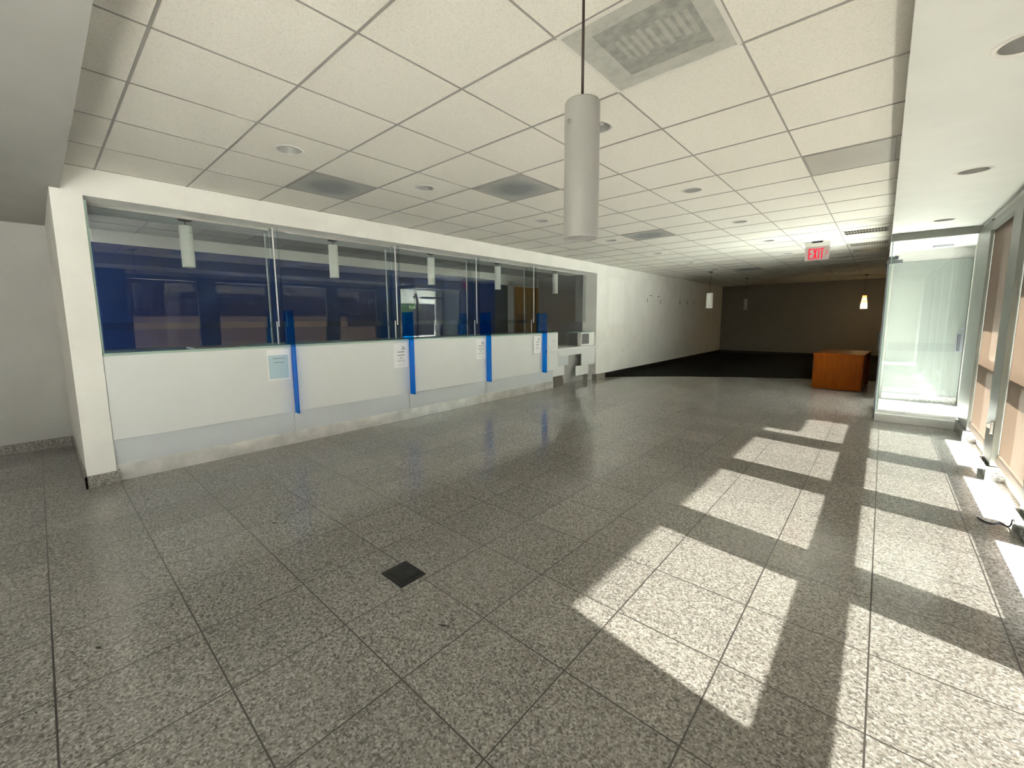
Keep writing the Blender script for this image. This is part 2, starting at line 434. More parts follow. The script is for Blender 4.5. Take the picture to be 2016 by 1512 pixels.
# left wall with the teller opening
for nm, bx, lb in (('wall_left_end', (XW, 0.17, 0, -6.9, 0.355, ZC + 0.2), 'white wall end at the near side of the teller opening'),
                   ('trim_header', (XW, 0.355, 2.428, -5.70, 8.62, ZC + 0.34), 'white header over the teller counter'),
                   ('wall_left', (XW, 8.62, 0, -5.30, YB, ZC + 0.34), 'long white wall beyond the counter')):
    mb = B(M['left_wall'] if nm == 'wall_left' else M['cream']); mb.box(*bx); struct(nm, mb, lb)
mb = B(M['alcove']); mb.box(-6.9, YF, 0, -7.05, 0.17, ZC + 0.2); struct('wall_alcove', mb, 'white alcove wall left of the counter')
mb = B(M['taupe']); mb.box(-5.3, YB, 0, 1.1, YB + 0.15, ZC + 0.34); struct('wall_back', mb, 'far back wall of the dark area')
mb = B(M['granite_base'])
mb.box(-4.905, 0.155, 0, -4.945, 0.375, 0.105)
mb.box(-4.905, 0.155, 0, -6.9, 0.17, 0.105)
mb.box(-6.88, YF, 0, -6.9, 0.155, 0.105)
mb.box(-4.905, 8.605, 0, -4.93, 9.03, 0.115)
mb.box(-4.905, 8.605, 0, -5.25, 8.62, 0.115)
struct('baseboard_left', mb, 'granite base strip')
mb = B(M['black_rubber']); mb.box(-4.918, 9.03, 0, -4.93, YB, 0.11); mb.box(-4.93, YB - 0.012, 0, 0.95, YB, 0.11)
struct('baseboard_back', mb, 'black rubber base of the back area')

# teller room behind the counter
mb = B(M['blue_wall']); mb.box(-7.95, 0.355, 0, -8.1, 8.42, 2.475); struct('wall_teller_blue', mb, 'royal blue wall behind the counter')
mb = B(M['wall']); mb.box(-7.93, 0.355, 2.475, -8.1, 9.2, ZC + 0.2); mb.box(-7.95, 10.4, 0, -8.1, 10.6, ZC + 0.2)
mb.box(-7.95, 9.2, 2.36, -8.1, 10.4, ZC + 0.2); mb.box(-7.95, 8.42, 2.36, -8.1, 9.2, 2.475)
mb.box(-7.95, 8.96, 0, -8.1, 9.2, 2.475)
struct('wall_teller_band', mb, 'white band above the blue wall')
mb = B(M['dark_grey']); mb.box(-7.96, 8.42, 0, -8.08, 8.96, 2.36); struct('wall_teller_panel', mb, 'dark grey panel at the end of the blue wall')
mb = B(M['grey_wall']); mb.box(-8.1, 10.4, 0, -5.3, 10.55, ZC + 0.2); struct('wall_teller_end', mb, 'grey end wall behind the counter')
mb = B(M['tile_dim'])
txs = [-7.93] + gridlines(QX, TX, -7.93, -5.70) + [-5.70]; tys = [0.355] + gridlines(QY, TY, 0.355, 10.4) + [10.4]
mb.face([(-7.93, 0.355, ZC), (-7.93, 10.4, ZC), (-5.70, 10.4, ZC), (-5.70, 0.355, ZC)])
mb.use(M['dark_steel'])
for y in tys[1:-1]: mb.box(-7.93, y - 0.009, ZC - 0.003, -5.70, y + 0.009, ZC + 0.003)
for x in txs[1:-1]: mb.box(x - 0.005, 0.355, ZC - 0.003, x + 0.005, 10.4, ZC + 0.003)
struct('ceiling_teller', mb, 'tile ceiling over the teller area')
d = thing('door_1', 'amber wood door behind the far end of the counter glass', 'door', (-7.95, 9.8, 0)); d['kind'] = 'structure'
part('panel', B(M['door_wood']).box(-0.04, -0.58, 0.01, 0.01, 0.58, 2.35, 0.003), d)
part('frame', B(M['alu']).box(-0.02, -0.60, 0, 0.02, -0.58, 2.36).box(-0.02, 0.58, 0, 0.02, 0.60, 2.36), d)
part('handle', B(M['steel']).rod((0.02, 0.48, 1.0), (0.06, 0.48, 1.0), 0.01).rod((0.06, 0.48, 1.0), (0.06, 0.37, 1.0), 0.009), d)

# ------------------------------------------------------------------ window wall
BAYS = [(1.27, 2.42), (2.76, 3.86), (4.20, 5.27), (5.61, 6.77)]
POSTS = [(2.42, 2.76), (3.86, 4.20), (5.27, 5.61)]
mb = B(M['dark_grey']); mb.box(0.78, -1.48, 0, 1.0, 1.27, ZS + 0.3); struct('wall_right', mb, 'solid wall before the first shaded window')
mb = B(M['wall_cool']); mb.box(0.78, YF, 0, 1.0, -2.62, ZS + 0.3); struct('wall_right_near', mb)
mb = B(M['wall_cool']); mb.box(0.80, YF, 2.36, 1.0, 7.5, ZS + 0.3); struct('wall_right_header', mb)
mb = B(M['frame']); mb.box(0.765, 1.27, 2.285, 0.93, 6.77, 2.365, 0.004); struct('trim_4', mb, 'pale metal head frame over the shades')
for k, (a, b) in enumerate(POSTS):
    mb = B(M['frame']); mb.box(0.757, a, 0.13, 1.0, b, 2.36, 0.004); struct('trim_%d' % (5 + k), mb, 'pale metal window post')
    mb = B(M['granite_block']); mb.box(0.738, a - 0.01, 0, 0.99, b + 0.01, 0.128, 0.002); struct('baseboard_post_%d' % (k + 1), mb, 'granite base block under a window post')
mb = B(M['frame']); mb.box(0.77, 6.77, 0.13, 1.0, 7.62, 2.40, 0.004); struct('trim_8', mb, 'pale metal pier beside the glass entry')
mb = B(M['granite_block']); mb.box(0.745, 6.755, 0, 0.99, 7.43, 0.128, 0.002); struct('baseboard_pier', mb, 'granite base block under the pier')
mb = B(M['granite_base']); mb.box(0.76, -1.48, 0, 0.78, 1.27, 0.105); struct('baseboard_right', mb)
mb = B(M['wall_cool']); mb.box(0.94, 9.20, 0, 1.1, 9.52, ZC + 0.34); struct('sun_block_pier', mb, 'added pier shading the frosted end of the glass entry')  # added to keep direct sun off the frosted panel
mb = B(M['wall_cool']); mb.box(0.95, 9.55, 0, 1.1, YB, ZC + 0.34); mb.box(0.0, 9.5, 0, 1.1, 9.65, ZC + 0.34); struct('wall_right_back', mb, 'wall beyond the glass entry')
for k, (a, b) in enumerate(BAYS):
    w = thing('window_%d' % (k + 1), 'tall window behind a tan roller shade', 'window', (0.90, (a + b) / 2, 0)); w['kind'] = 'structure'
    h = (b - a) / 2
    f = B(M['alu'])
    f.box(-0.05, -h, 0.0, 0.05, h, 0.045, 0.003)      # sill
    f.box(-0.035, -h, 0.80, 0.035, h, 0.93, 0.003)     # transom bar
    f.box(-0.035, -h, 0.045, 0.035, -h + 0.03, 2.3); f.box(-0.035, h - 0.03, 0.045, 0.035, h, 2.3)
    part('frame', f, w)
    part('pane', B(M['clear_glass']).box(-0.006, -h + 0.03, 0.045, 0.006, h - 0.03, 2.3), w)
ORD4 = ['nearest the camera', 'just past the right edge of the photo', 'cut off by the right edge of the photo', 'beside the glass entry']
for k, (a, b) in enumerate(BAYS):
    s = thing('roller_shade', 'tan roller shade pulled nearly down, ' + ORD4[k], 'roller shade', (0.80, (a + b) / 2, 0), 'tan roller shades on the window wall')
    h = (b - a) / 2 - 0.004
    f = B(M['shade']); f.face([(0, -h, 0.225), (0, h, 0.225), (0, h, 2.28), (0, -h, 2.28)]); part('fabric', f, s)
    part('hem_bar', B(M['hem']).box(-0.012, -h, 0.158, 0.012, h, 0.228, 0.004), s)
    part('roller', B(M['alu']).rod((0.03, -h, 2.25), (0.03, h, 2.25), 0.025), s)
# behind the camera: unshaded window added for fill light, and the end wall
w = thing('window_5', 'added unshaded window behind the camera for fill light', 'window', (0.90, -2.05, 0)); w['kind'] = 'structure'
f = B(M['alu'])
for y in (-0.55, 0.55): f.box(-0.05, y - 0.03, 0, 0.05, y + 0.03, 2.36)
f.box(-0.05, -0.55, 0, 0.05, 0.55, 0.05); f.box(-0.035, -0.55, 0.80, 0.035, 0.55, 0.93)
part('frame', f, w); part('pane', B(M['clear_glass']).box(-0.006, -0.55, 0.05, 0.006, 0.55, 2.36), w)
mb = B(M['wall']); mb.box(-7.0, YF - 0.15, 0, 1.0, YF, ZS + 0.3)
struct('wall_front', mb, 'wall behind the camera')

# ------------------------------------------------------------------ glass entry (vestibule)
VY, VE = 7.60, 9.40
mb = B(M['laminate'])
mb.box(0.0, 7.44, 0, 0.80, 7.66, 0.10, 0.003)
mb.box(0.0, 7.60, 2.38, 0.95, 7.66, 2.95)
mb.box(-0.005, 7.62, 2.37, 0.06, 9.5, 2.95)
struct('trim_2', mb, 'pale curb and header of the glass entry')
mb = B(M['frame']); mb.box(0.0, 7.545, 2.365, 0.80, 7.62, 2.45, 0.003); struct('trim_3', mb, 'grey metal head rail over the glass entry')
mb = B(M['white_floor']); mb.box(0.03, 7.66, 0.0, 1.6, 9.5, 0.03); struct('floor_entry', mb, 'pale stone floor inside the glass entry')
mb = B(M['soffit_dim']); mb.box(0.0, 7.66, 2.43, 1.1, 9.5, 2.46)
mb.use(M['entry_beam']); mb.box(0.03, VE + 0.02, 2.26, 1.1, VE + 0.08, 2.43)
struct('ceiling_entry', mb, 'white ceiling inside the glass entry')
w = thing('window_6', 'clear glass front of the entry', 'window', (0.4, VY, 0)); w['kind'] = 'structure'
part('pane', B(M['vest_glass']).box(-0.375, -0.006, 0.10, 0.375, 0.006, 2.37), w)
part('edge', B(M['green_edge']).box(-0.387, -0.007, 0.10, -0.375, 0.007, 2.37), w, 'green polished glass edge')
part('sill_rail', B(M['alu']).box(-0.387, -0.02, 0.10, 0.375, 0.02, 0.135, 0.002), w)
# side door (seen edge on)
d = thing('door_2', 'glass side door of the entry seen edge on', 'door', (0.005, 8.2, 0)); d['kind'] = 'structure'
part('leaf', B(M['vest_glass']).box(-0.006, -0.46, 0.06, 0.006, 0.46, 2.06), d)
part('edge', B(M['green_edge']).box(-0.007, -0.472, 0.06, 0.007, -0.46, 2.06), d)
part('transom', B(M['vest_glass']).box(-0.006, -0.56, 2.12, 0.006, 1.2, 2.36), d)
part('side_pane', B(M['vest_glass']).box(-0.006, 0.52, 0.06, 0.006, 1.2, 2.06), d)
part('hinge', B(M['dark_steel']).box(-0.03, -0.575, 2.085, 0.125, -0.545, 2.135, 0.004).box(-0.012, -0.55, 2.14, 0.085, -0.52, 2.185, 0.004), d, 'square steel glass clamp')
part('closer_rail', B(M['black']).box(-0.035, -0.40, 2.06, 0.0, 0.50, 2.11, 0.004), d)
part('bottom_rail', B(M['steel']).box(-0.018, -0.47, 0.01, 0.018, 0.47, 0.06, 0.003), d)
part('handle', B(M['black']).box(-0.05, 0.34, 0.9, -0.02, 0.40, 1.15, 0.006), d)
part('post', B(M['dark_steel']).box(-0.022, -0.56, 0.0, 0.0, -0.50, 2.08, 0.003), d)
# end screen of frosted glass with a band of fine stripes
d = thing('door_3', 'frosted glass door at the far end of the entry', 'door', (0.49, VE, 0)); d['kind'] = 'structure'
part('frosted_pane', B(M['frosted']).box(-0.43, -0.006, 0.14, 0.44, 0.006, 2.255), d)
f = B(M['stripe'])
for i in range(46): f.box(-0.40 + i * 0.0175, -0.009, 0.84, -0.393 + i * 0.0175, -0.0065, 0.975)
part('stripe_band', f, d, 'band of fine grey stripes at waist height')
part('bottom_rail', B(M['granite_base']).box(-0.43, -0.02, 0.03, 0.44, 0.02, 0.14, 0.003), d, 'speckled granite base rail')
hd = part('handle', B(M['door_steel']).box(0.37, -0.06, 0.86, 0.40, -0.04, 1.12, 0.006).box(0.37, -0.045, 0.88, 0.40, -0.005, 0.90).box(0.37, -0.045, 1.08, 0.40, -0.005, 1.10), d)
part('lock_plate', B(M['dark_steel']).box(0.355, -0.012, 0.84, 0.44, -0.006, 1.14, 0.002).box(0.38, -0.03, 1.19, 0.44, -0.006, 1.215, 0.002), d)
# outer side of the entry: open glazing to the street
d = thing('door_4', 'clear glazed street side of the entry', 'door', (0.97, 8.55, 0)); d['kind'] = 'structure'
f = B(M['alu']); f.box(-0.02, -0.93, 0.0, 0.03, 0.64, 0.04); f.box(-0.02, -0.93, 2.38, 0.03, 0.64, 2.43); f.box(-0.02, 0.59, 0.0, 0.03, 0.64, 2.43)
part('frame', f, d); part('pane', B(M['tinted_glass']).box(0.0, -0.93, 0.04, 0.008, 0.59, 2.38), d)
t = thing('ceiling_light', 'slim strip light on the entry ceiling', 'ceiling light', (0.57, 8.95, 2.43))
part('housing', B(M['dark_steel']).box(-0.11, -0.03, -0.03, 0.11, 0.03, 0, 0.006), t)
part('diffuser', B(M['shade_glass']).box(-0.10, -0.024, -0.036, 0.10, 0.024, -0.03, 0.002), t)

# ------------------------------------------------------------------ outside
mb = B(M['concrete']); mb.box(0.95, -40, -0.12, 60, 60, -0.02); mb.box(-40, -40, -0.12, 0.95, YF - 0.1, -0.02); struct('ground', mb, 'pale concrete outside')
mb = B(M['wall_cool'])
mb.box(1.0, -6, 2.90, 2.43, 5.62, 3.25)
mb.box(1.0, 5.62, 2.60, 2.43, 12.0, 3.25)
mb.box(2.30, 7.05, 2.02, 2.43, 12.0, 2.60)  # added drop, stops sun crossing the entry onto the room floor
struct('roof_overhang', mb, 'roof overhang outside the windows with an added sun-blocking drop')

mb = B(M['building']); mb.box(26, -30, -0.02, 34, 6, 4.6); mb.box(27, 7, -0.02, 34, 40, 3.6); mb.box(25.8, -30, 4.6, 34.2, 6.2, 4.9)
struct('exterior_building', mb, 'low brown building across the street')

def tree(loc, h, label, seed):
    rnd = random.Random(seed)
    t = thing('tree', label, 'tree', loc, 'trees across the street')
    tr = MB().use(M['bark']); tr.lathe([(0.16, 0), (0.12, h * 0.25), (0.09, h * 0.45), (0.0, h * 0.6)], n=12); part('trunk', tr, t)
    cr = MB().use(M['leaf'])
    for _ in range(700):
        a, b = rnd.uniform(0, 2 * PI), rnd.uniform(-1, 1); rr = h * 0.33 * rnd.uniform(0.35, 1.0) ** 0.5
        c = Vector((rr * math.cos(a) * math.sqrt(1 - b * b), rr * math.sin(a) * math.sqrt(1 - b * b), h * 0.66 + rr * b * 0.95))
        n = Vector((rnd.uniform(-1, 1), rnd.uniform(-1, 1), rnd.uniform(-1, 1))).normalized(); u = n.orthogonal().normalized(); v = n.cross(u); s = rnd.uniform(0.10, 0.22)
        cr.face([c + u * s, c + v * s * 0.5, c - u * s, c - v * s * 0.5])
    part('foliage', cr, t)
tree((9.5, 13.5, -0.02), 5.0, 'leafy green tree seen reflected through the glass entry', 3)

# ------------------------------------------------------------------ teller counter
st = [0.357] + FINS + [7.115]
toe_end = 6.98
names = ['nearest the white wall end', 'second from the white wall end', 'third from the white wall end', 'farthest, before the low desk']
CXF = -4.95
panel_y = [(0.357, 1.889), (1.889, 3.47), (3.47, 5.017), (5.017, 7.115)]
for k in range(4):
    a, b = panel_y[k]
    t = thing('counter_cabinet', 'pale grey teller counter front, ' + names[k], 'counter', (CXF, (a + b) / 2, 0), 'teller counter fronts')
    h = (b - a) / 2
    part('front_panel', B(M['laminate']).box(-0.03, -h + 0.0015, 0.372, 0.0, h - 0.0015, 1.10, 0.0015), t)
    te = (toe_end - (a + b) / 2) if k == 3 else h
    part('lower_panel', B(M['laminate_low']).box(-0.55, -h + 0.002, 0.140, -0.022, te - 0.002, 0.372), t, 'set-back lower panel')
    part('toe_kick', B(M['toe']).box(-0.55, -h + 0.0005, 0.0, -0.012, te, 0.140), t, 'brushed metal toe kick')
    part('carcass', B(M['laminate_low']).box(-0.72, -h + 0.0005, 0.372, -0.03, h - 0.0005, 1.10), t)
    if k == 3: part('corner_panel', B(M['laminate']).box(-0.55, te, 0.216, -0.05, h - 0.002, 0.372), t)
    if k == 3:
        part('lock', B(M['steel']).rod((0.0, 6.972 - (a + b) / 2, 0.957), (0.005, 6.972 - (a + b) / 2, 0.957), 0.014), t)
mb = B(M['laminate']); mb.box(-4.955, 0.36, 1.10, -5.68, 7.115, 1.112); mb.use(M['green_edge']); mb.box(-4.95, 0.36, 1.112, -5.68, 7.115, 1.135, 0.002)
tag(mb.build('countertop'), 'long glass-topped teller countertop with green edge', 'countertop')
for k in range(4):
    a = [0.9, 2.45, 4.0, 5.6][k]
    t = thing('deal_tray', ['dark cash tray set in the countertop at the nearest teller station', 'dark cash tray set in the countertop at the second teller station', 'dark cash tray set in the countertop at the third teller station', 'dark cash tray set in the countertop at the fourth teller station'][k], 'tray', (-5.22, a + 0.35, 1.136), 'cash trays under the glass')
    part('plate', B(M['dark_grey']).box(-0.14, -0.22, 0.002, 0.16, 0.22, 0.006, 0.001), t)
    part('rim', B(M['steel']).box(-0.15, -0.23, 0.0, 0.17, 0.23, 0.003), t)

# blue acrylic dividers
for k, y in enumerate(FINS):
    t = B(M['blue_acrylic'])
    t.prism([(-5.088, 1.14), (-4.945, 1.14), (-4.945, 0.36), (-4.838, 0.36), (-4.838, 1.515), (-5.088, 1.515)], 1, y, y + 0.012)
    o = t.build('divider'); tag(o, 'upright blue acrylic divider, ' + ['first from the white wall end', 'second from the white wall end', 'third from the white wall end', 'fourth, by the low desk'][k], 'divider', 'blue acrylic dividers on the counter')

# security glass: five bays of lapped panes and four upright fins between them
bay = [(0.40, 1.835), (1.855, 3.405), (3.425, 4.965), (4.985, 6.515), (6.535, 8.61)]
bn = ['nearest the white wall end', 'second from the white wall end', 'in the middle', 'fourth from the white wall end', 'farthest, above the low desk']
for k, (a, b) in enumerate(bay):
    t = thing('glass_screen', 'clear lapped security glass of the teller bay ' + bn[k], 'glass screen', (-5.25, (a + b) / 2, 1.137), 'teller glass bays')
    h = (b - a) / 2; zb = 0.0
    part('upper_pane', B(M['teller_glass']).box(0.030, -h, 1.330 - 1.137, 0.036, h, 2.41 - 1.137), t)
    hb = h if k < 4 else None
    if k < 4: part('lower_pane', B(M['teller_glass']).box(0.0, -h, 0.010, 0.006, h, 1.395 - 1.137), t)
    else: part('lower_pane', B(M['teller_glass']).box(0.0, -h, 0.010, 0.006, 7.115 - (a + b) / 2, 1.395 - 1.137), t)
    part('top_channel', B(M['grey_wall']).box(0.020, -h, 2.405 - 1.137, 0.046, h, 2.427 - 1.137), t)
for k, y in enumerate([1.845, 3.415, 4.975, 6.525]):
    t = thing('glass_fin', 'upright glass fin at the joint of the teller glass, ' + ['first from the white wall end', 'second from the white wall end', 'third from the white wall end', 'fourth, near the low desk'][k], 'glass fin', (-5.25, y, 1.137), 'glass fins between the teller bays')
    part('pane', B(M['clear_glass']).box(-0.10, -0.005, 0.0, 0.13, 0.005, 1.29), t)
    part('front_edge', B(M['bright_edge']).box(0.13, -0.006, 0.20, 0.138, 0.006, 1.29), t, 'bright polished edge')
    part('rear_edge', B(M['bright_edge']).box(-0.108, -0.006, 0.0, -0.10, 0.006, 1.26), t, 'bright polished edge')
    part('lower_edge', B(M['bright_edge']).box(0.075, -0.006, 0.0, 0.083, 0.006, 0.258), t, 'bright polished edge')
    part('clear_strip', B(M['teller_glass']).box(0.125, 0.042, 0.0, 0.165, 0.048, 1.29), t)
o = B(M['green_edge']).box(-4.955, 0.357, 1.137, -4.985, 0.372, 2.40).build('glass_edge_strip'); tag(o, 'pale green glass strip against the white wall end', 'glass strip')

# notices
def sheet_lines(mb, y0, y1, zs, th=0.006, x=0.002, seg=0.012):
    for i, z in enumerate(zs):
        y = y0
        while y < y1:
            w = seg * random.uniform(0.6, 1.3); mb.box(x, y, z - th / 2, x + 0.0006, min(y + w, y1), z + th / 2); y += w + 0.004
def arcs(mb, cy, cz, x, radii, w=0.006):
    for r in radii:
        n = 9
        for i in range(n):
            a0 = math.radians(0 + 90 * i / n); a1 = math.radians(0 + 90 * (i + 1) / n)
            p = [(cy + rr * math.cos(a), cz + rr * math.sin(a)) for rr, a in ((r, a0), (r + w, a0), (r + w, a1), (r, a1))]
            mb.prism(p, 0, x, x + 0.0006)
t = thing('paper_sign', 'pale blue notice in a white frame left of the first blue divider', 'notice', (CXF, 1.752, 0.92), 'notices on the counter front')
part('frame', B(M['paper']).box(0.001, -0.118, -0.172, 0.004, 0.118, 0.172, 0.001), t)
part('sheet', B(M['paper_blue']).box(0.004, -0.103, -0.150, 0.0052, 0.098, 0.108), t, 'pale blue sheet')
for z in (0.072, 0.028):
    f = B(M['ink_soft']); sheet_lines(f, -0.055, 0.062, [z + 0.003, z - 0.003], 0.0055, 0.0053, 0.007); part('text_line', f, t)
def notice(y, label, framed):
    t = thing('paper_sign', label, 'notice', (CXF, y, 0.918), 'notices on the counter front')
    part('sheet', B(M['paper']).box(0.0002, -0.114, -0.168, 0.0035, 0.114, 0.168), t)
    f = B(M['ink']); arcs(f, 0.022, 0.078, 0.0037, [0.010, 0.026, 0.042]); f.rod((0.0036, 0.026, 0.082), (0.0042, 0.026, 0.082), 0.006, 10); part('signal_icon', f, t, 'dark signal icon')
    for ya, yb, z, th, sg in ((-0.055, 0.055, 0.047, 0.012, 0.016), (-0.055, 0.055, 0.002, 0.012, 0.016), (-0.020, 0.022, -0.035, 0.010, 0.02), (-0.06, 0.062, -0.066, 0.005, 0.008), (-0.06, 0.062, -0.082, 0.005, 0.008)):
        f = B(M['ink_soft']); sheet_lines(f, ya, yb, [z], th, 0.0037, sg); part('text_line', f, t)
    f = B(M['ink_red']); sheet_lines(f, -0.05, 0.055, [-0.13], 0.004, 0.0037, 0.009); part('red_text', f, t, 'faded red line')
    if framed:
        g = B(M['sign_grey']); g.box(0.001, -0.118, -0.172, 0.005, -0.113, 0.172); g.box(0.001, -0.118, 0.167, 0.005, 0.114, 0.172); g.box(0.001, -0.118, -0.172, 0.005, 0.114, -0.167)
        part('frame', g, t, 'thin grey frame')
notice(3.335, 'white printed notice left of the second blue divider', False)
notice(4.890, 'white printed notice left of the third blue divider', False)
notice(6.425, 'white printed notice with thin grey frame left of the fourth blue divider', True)

# low desk at the far end
t = thing('service_desk', 'low white accessible desk at the far end of the counter', 'desk', (CXF, 7.86, 0))
yo = lambda y: y - 7.86
part('desktop', B(M['laminate']).box(-0.70, yo(7.115), 0.742, 0.0, yo(8.615), 0.80, 0.003).box(0.0005, yo(6.70), 0.742, 0.035, yo(8.615), 0.80, 0.006).box(0.0205, yo(8.60), 0.742, 0.045, yo(8.69), 0.80, 0.004), t)
f = B(M['laminate']); f.prism([(yo(7.118), 0.742), (yo(8.60), 0.742), (yo(8.60), 0.363), (yo(8.035), 0.363), (yo(8.035), 0.634), (yo(7.118), 0.634)], 0, -0.025, 0.0)
part('apron', f, t)
part('left_panel', B(M['laminate_low']).box(-0.08, yo(7.118), 0.42, -0.06, yo(7.60), 0.634), t)
part('lower_left_panel', B(M['laminate']).box(-0.09, yo(7.12), 0.216, -0.07, yo(7.46), 0.42), t)
part('toe_kick', B(M['steel']).box(-0.178, yo(7.12), 0.0, -0.10, yo(7.45), 0.216), t, 'steel toe kick')
part('lower_right_panel', B(M['laminate']).box(-0.06, yo(7.87), 0.152, -0.04, yo(8.40), 0.366), t)
part('back_panel', B(M['grey_wall']).box(-0.20, yo(7.46), 0.0, -0.18, yo(8.61), 0.742), t, 'grey kneehole back')
part('side_panel', B(M['grey_wall']).box(-0.178, yo(8.40), 0.0, -0.06, yo(8.60), 0.366), t)
t = thing('tray_cabinet', 'white box with square grey window standing on the low desk', 'cabinet', (CXF - 0.03, 8.22, 0.80))
part('body', B(M['white_plastic']).box(-0.10, -0.16, 0.0, 0.0, 0.39, 0.295, 0.004), t)
part('window', B(M['screen_grey']).box(-0.002, -0.135, 0.045, 0.003, 0.165, 0.275), t, 'square grey window')
part('glass_top', B(M['green_edge']).box(-0.40, -0.17, 0.295, 0.01, 0.392, 0.307), t, 'green glass top')
o = B(M['clear_glass']).box(-5.20, 7.45, 0.80, -5.19, 8.06, 1.10).build('glass_guard'); tag(o, 'low clear glass panel standing on the accessible desk', 'glass panel')

# ------------------------------------------------------------------ pendant lamps
def pendant(label, loc, zb, ztop, r, zhang, group, shade_mat='shade_glass', taper=1.0, pins=True):
    t = thing('pendant_lamp', label, 'pendant lamp', (loc[0], loc[1], zb), group)
    h = ztop - zb
    rt = r * taper
    prof = [(r - 0.006, 0.012), (r - 0.006, 0.0), (r, 0.0), (r, 0.004), (rt, h * 0.985), (rt * 0.96, h), (0.012, h), (0.0, h)] if taper == 1.0 else \
           [(r - 0.01, 0.012), (r - 0.01, 0.0), (r, 0.0), (r * 0.99, h * 0.3), (rt * 1.15, h * 0.7), (rt, h), (0.0, h)]
    part('shade', MB().use(M[shade_mat]).lathe(prof), t)
    inner = MB().use(M['shade_glass' if shade_mat != 'amber' else 'amber']).lathe([(r - 0.006, 0.004), (r - 0.007, h * 0.6), (0.0, h * 0.62)]); part('liner', inner, t)
    part('rod', B(M['bronze']).rod((0, 0, h), (0, 0, zhang - zb), 0.0045, 10), t)
    part('canopy', MB().use(M['bronze']).lathe([(0.0, zhang - zb - 0.016), (0.05, zhang - zb - 0.014), (0.062, zhang - zb - 0.004), (0.062, zhang - zb), (0.0, zhang - zb)]), t)
    if pins:
        for ang in (2.5, 2.5 + 2 * PI / 3, 2.5 + 4 * PI / 3):
            d = Vector((math.cos(ang), math.sin(ang), 0)); p = d * (rt - 0.004) + Vector((0, 0, h * 0.83)); q = d * (rt + 0.011) + Vector((0, 0, h * 0.83))
            part('pin', B(M['steel']).rod(p, q, 0.0055, 12), t)
    return t
P0 = pendant('large white cylinder pendant on a dark rod in front of the camera', (-0.766, 1.228), 1.655, 2.075, 0.056, ZC, 'white cylinder pendants')
tl = ['first from the white wall end', 'second from the white wall end', 'third from the white wall end', 'fourth from the white wall end', 'fifth, above the low desk']
T0 = None
for k, y in enumerate([1.108, 2.646, 4.221, 5.753, 7.574]):
    lab = 'white cylinder pendant hung behind the teller glass, ' + tl[k]
    if T0 is None: T0 = pendant(lab, (-5.35, y), 1.955, 2.365, 0.056, 2.428, 'white cylinder pendants', 'shade_lit')
    else: copy_thing(T0, (-5.35, y, 1.955), lab)
BK = pendant('white cylinder pendant hanging by the left wall of the dark area', (-3.60, 12.4), 1.668, 2.078, 0.088, ZC, 'white cylinder pendants', 'shade_lit', pins=False)
pendant('dim slim white cylinder pendant farther back in the dark area', (-3.33, 15.2), 1.655, 2.0, 0.053, ZC, 'white cylinder pendants', 'shade_glass', pins=False)
pendant('lit amber pendant hanging near the back wall', (-0.478, 16.7), 1.645, 2.04, 0.080, ZC, None, 'amber', 0.62, False)
L = bpy.data.lights.new('pendant_bulb', 'POINT'); L.energy = 3.0; L.color = (1.0, 0.68, 0.32); L.shadow_soft_size = 0.05
lo = bpy.data.objects.new('pendant_bulb', L); COL.objects.link(lo); lo.location = (-0.478, 16.7, 1.60)

# ------------------------------------------------------------------ recessed downlights
def downlight(label, loc, r):
    t = thing('downlight', label, 'downlight', loc, 'recessed round downlights')
    part('trim_ring', MB().use(M['ring']).lathe([(r - 0.006, 0.0), (r - 0.004, -0.004), (r + 0.012, -0.004), (r + 0.016, 0.0)]), t)
    part('reflector', MB().use(M['reflector']).lathe([(r - 0.004, -0.002), (r * 0.93, 0.03), (r * 0.78, 0.09), (r * 0.55, 0.13), (0.0, 0.135)]), t)
    part('lamp', MB().use(M['bulb']).lathe([(0.0, 0.085), (0.026, 0.09), (0.034, 0.105), (0.02, 0.13), (0.0, 0.132)], n=20), t)
    return t
ordw = ['nearest the camera', 'second', 'third', 'fourth', 'fifth', 'sixth', 'seventh', 'eighth', 'ninth']
D0 = None
for k, (x, y) in enumerate(rowA):
    lab = 'recessed downlight in the ceiling row over the counter side, ' + (ordw[k] if k == 0 else ordw[k] + ' from the camera')
    if D0 is None: D0 = downlight(lab, (x, y, ZC), RH)
    else: copy_thing(D0, (x, y, ZC), lab)
for k, (x, y) in enumerate(rowB):
    copy_thing(D0, (x, y, ZC), 'recessed downlight in the ceiling row over the open floor, ' + (ordw[k] if k == 0 else ordw[k] + ' from the camera'))
for k, (x, y) in enumerate(SL):
    copy_thing(D0, (x, y, ZS), 'recessed downlight in the soffit above the windows, ' + ['nearest the camera', 'in the middle', 'nearest the glass entry'][k])

# ------------------------------------------------------------------ ceiling panels and vents
def cell(ix, iy): return QX + ix * TX, QY + iy * TY
def panel(ix, iy, label, m, w=TX):
    x, y = cell(ix, iy)
    t = thing('ceiling_panel', label, 'ceiling panel', (x, y, ZC), 'grey square ceiling panels')
    e = 0.012
    f = B(M['grid']); f.box(e - 0.004, e - 0.004, -0.006, w - e + 0.004, e + 0.004, 0.0); f.box(e - 0.004, TY - e - 0.004, -0.006, w - e + 0.004, TY - e + 0.004, 0.0)
    f.box(e - 0.004, e, -0.006, e + 0.004, TY - e, 0.0); f.box(w - e - 0.004, e, -0.006, w - e + 0.004, TY - e, 0.0)
    part('frame', f, t)
    part('lens', B(m).box(e, e, -0.004, w - e, TY - e, -0.001), t)
    return t
panel(-3, 2, 'dusty grey ceiling panel nearest the teller opening', M['lens'])
panel(-1, 4, 'dusty grey ceiling panel left of the big hanging pendant', M['lens'])
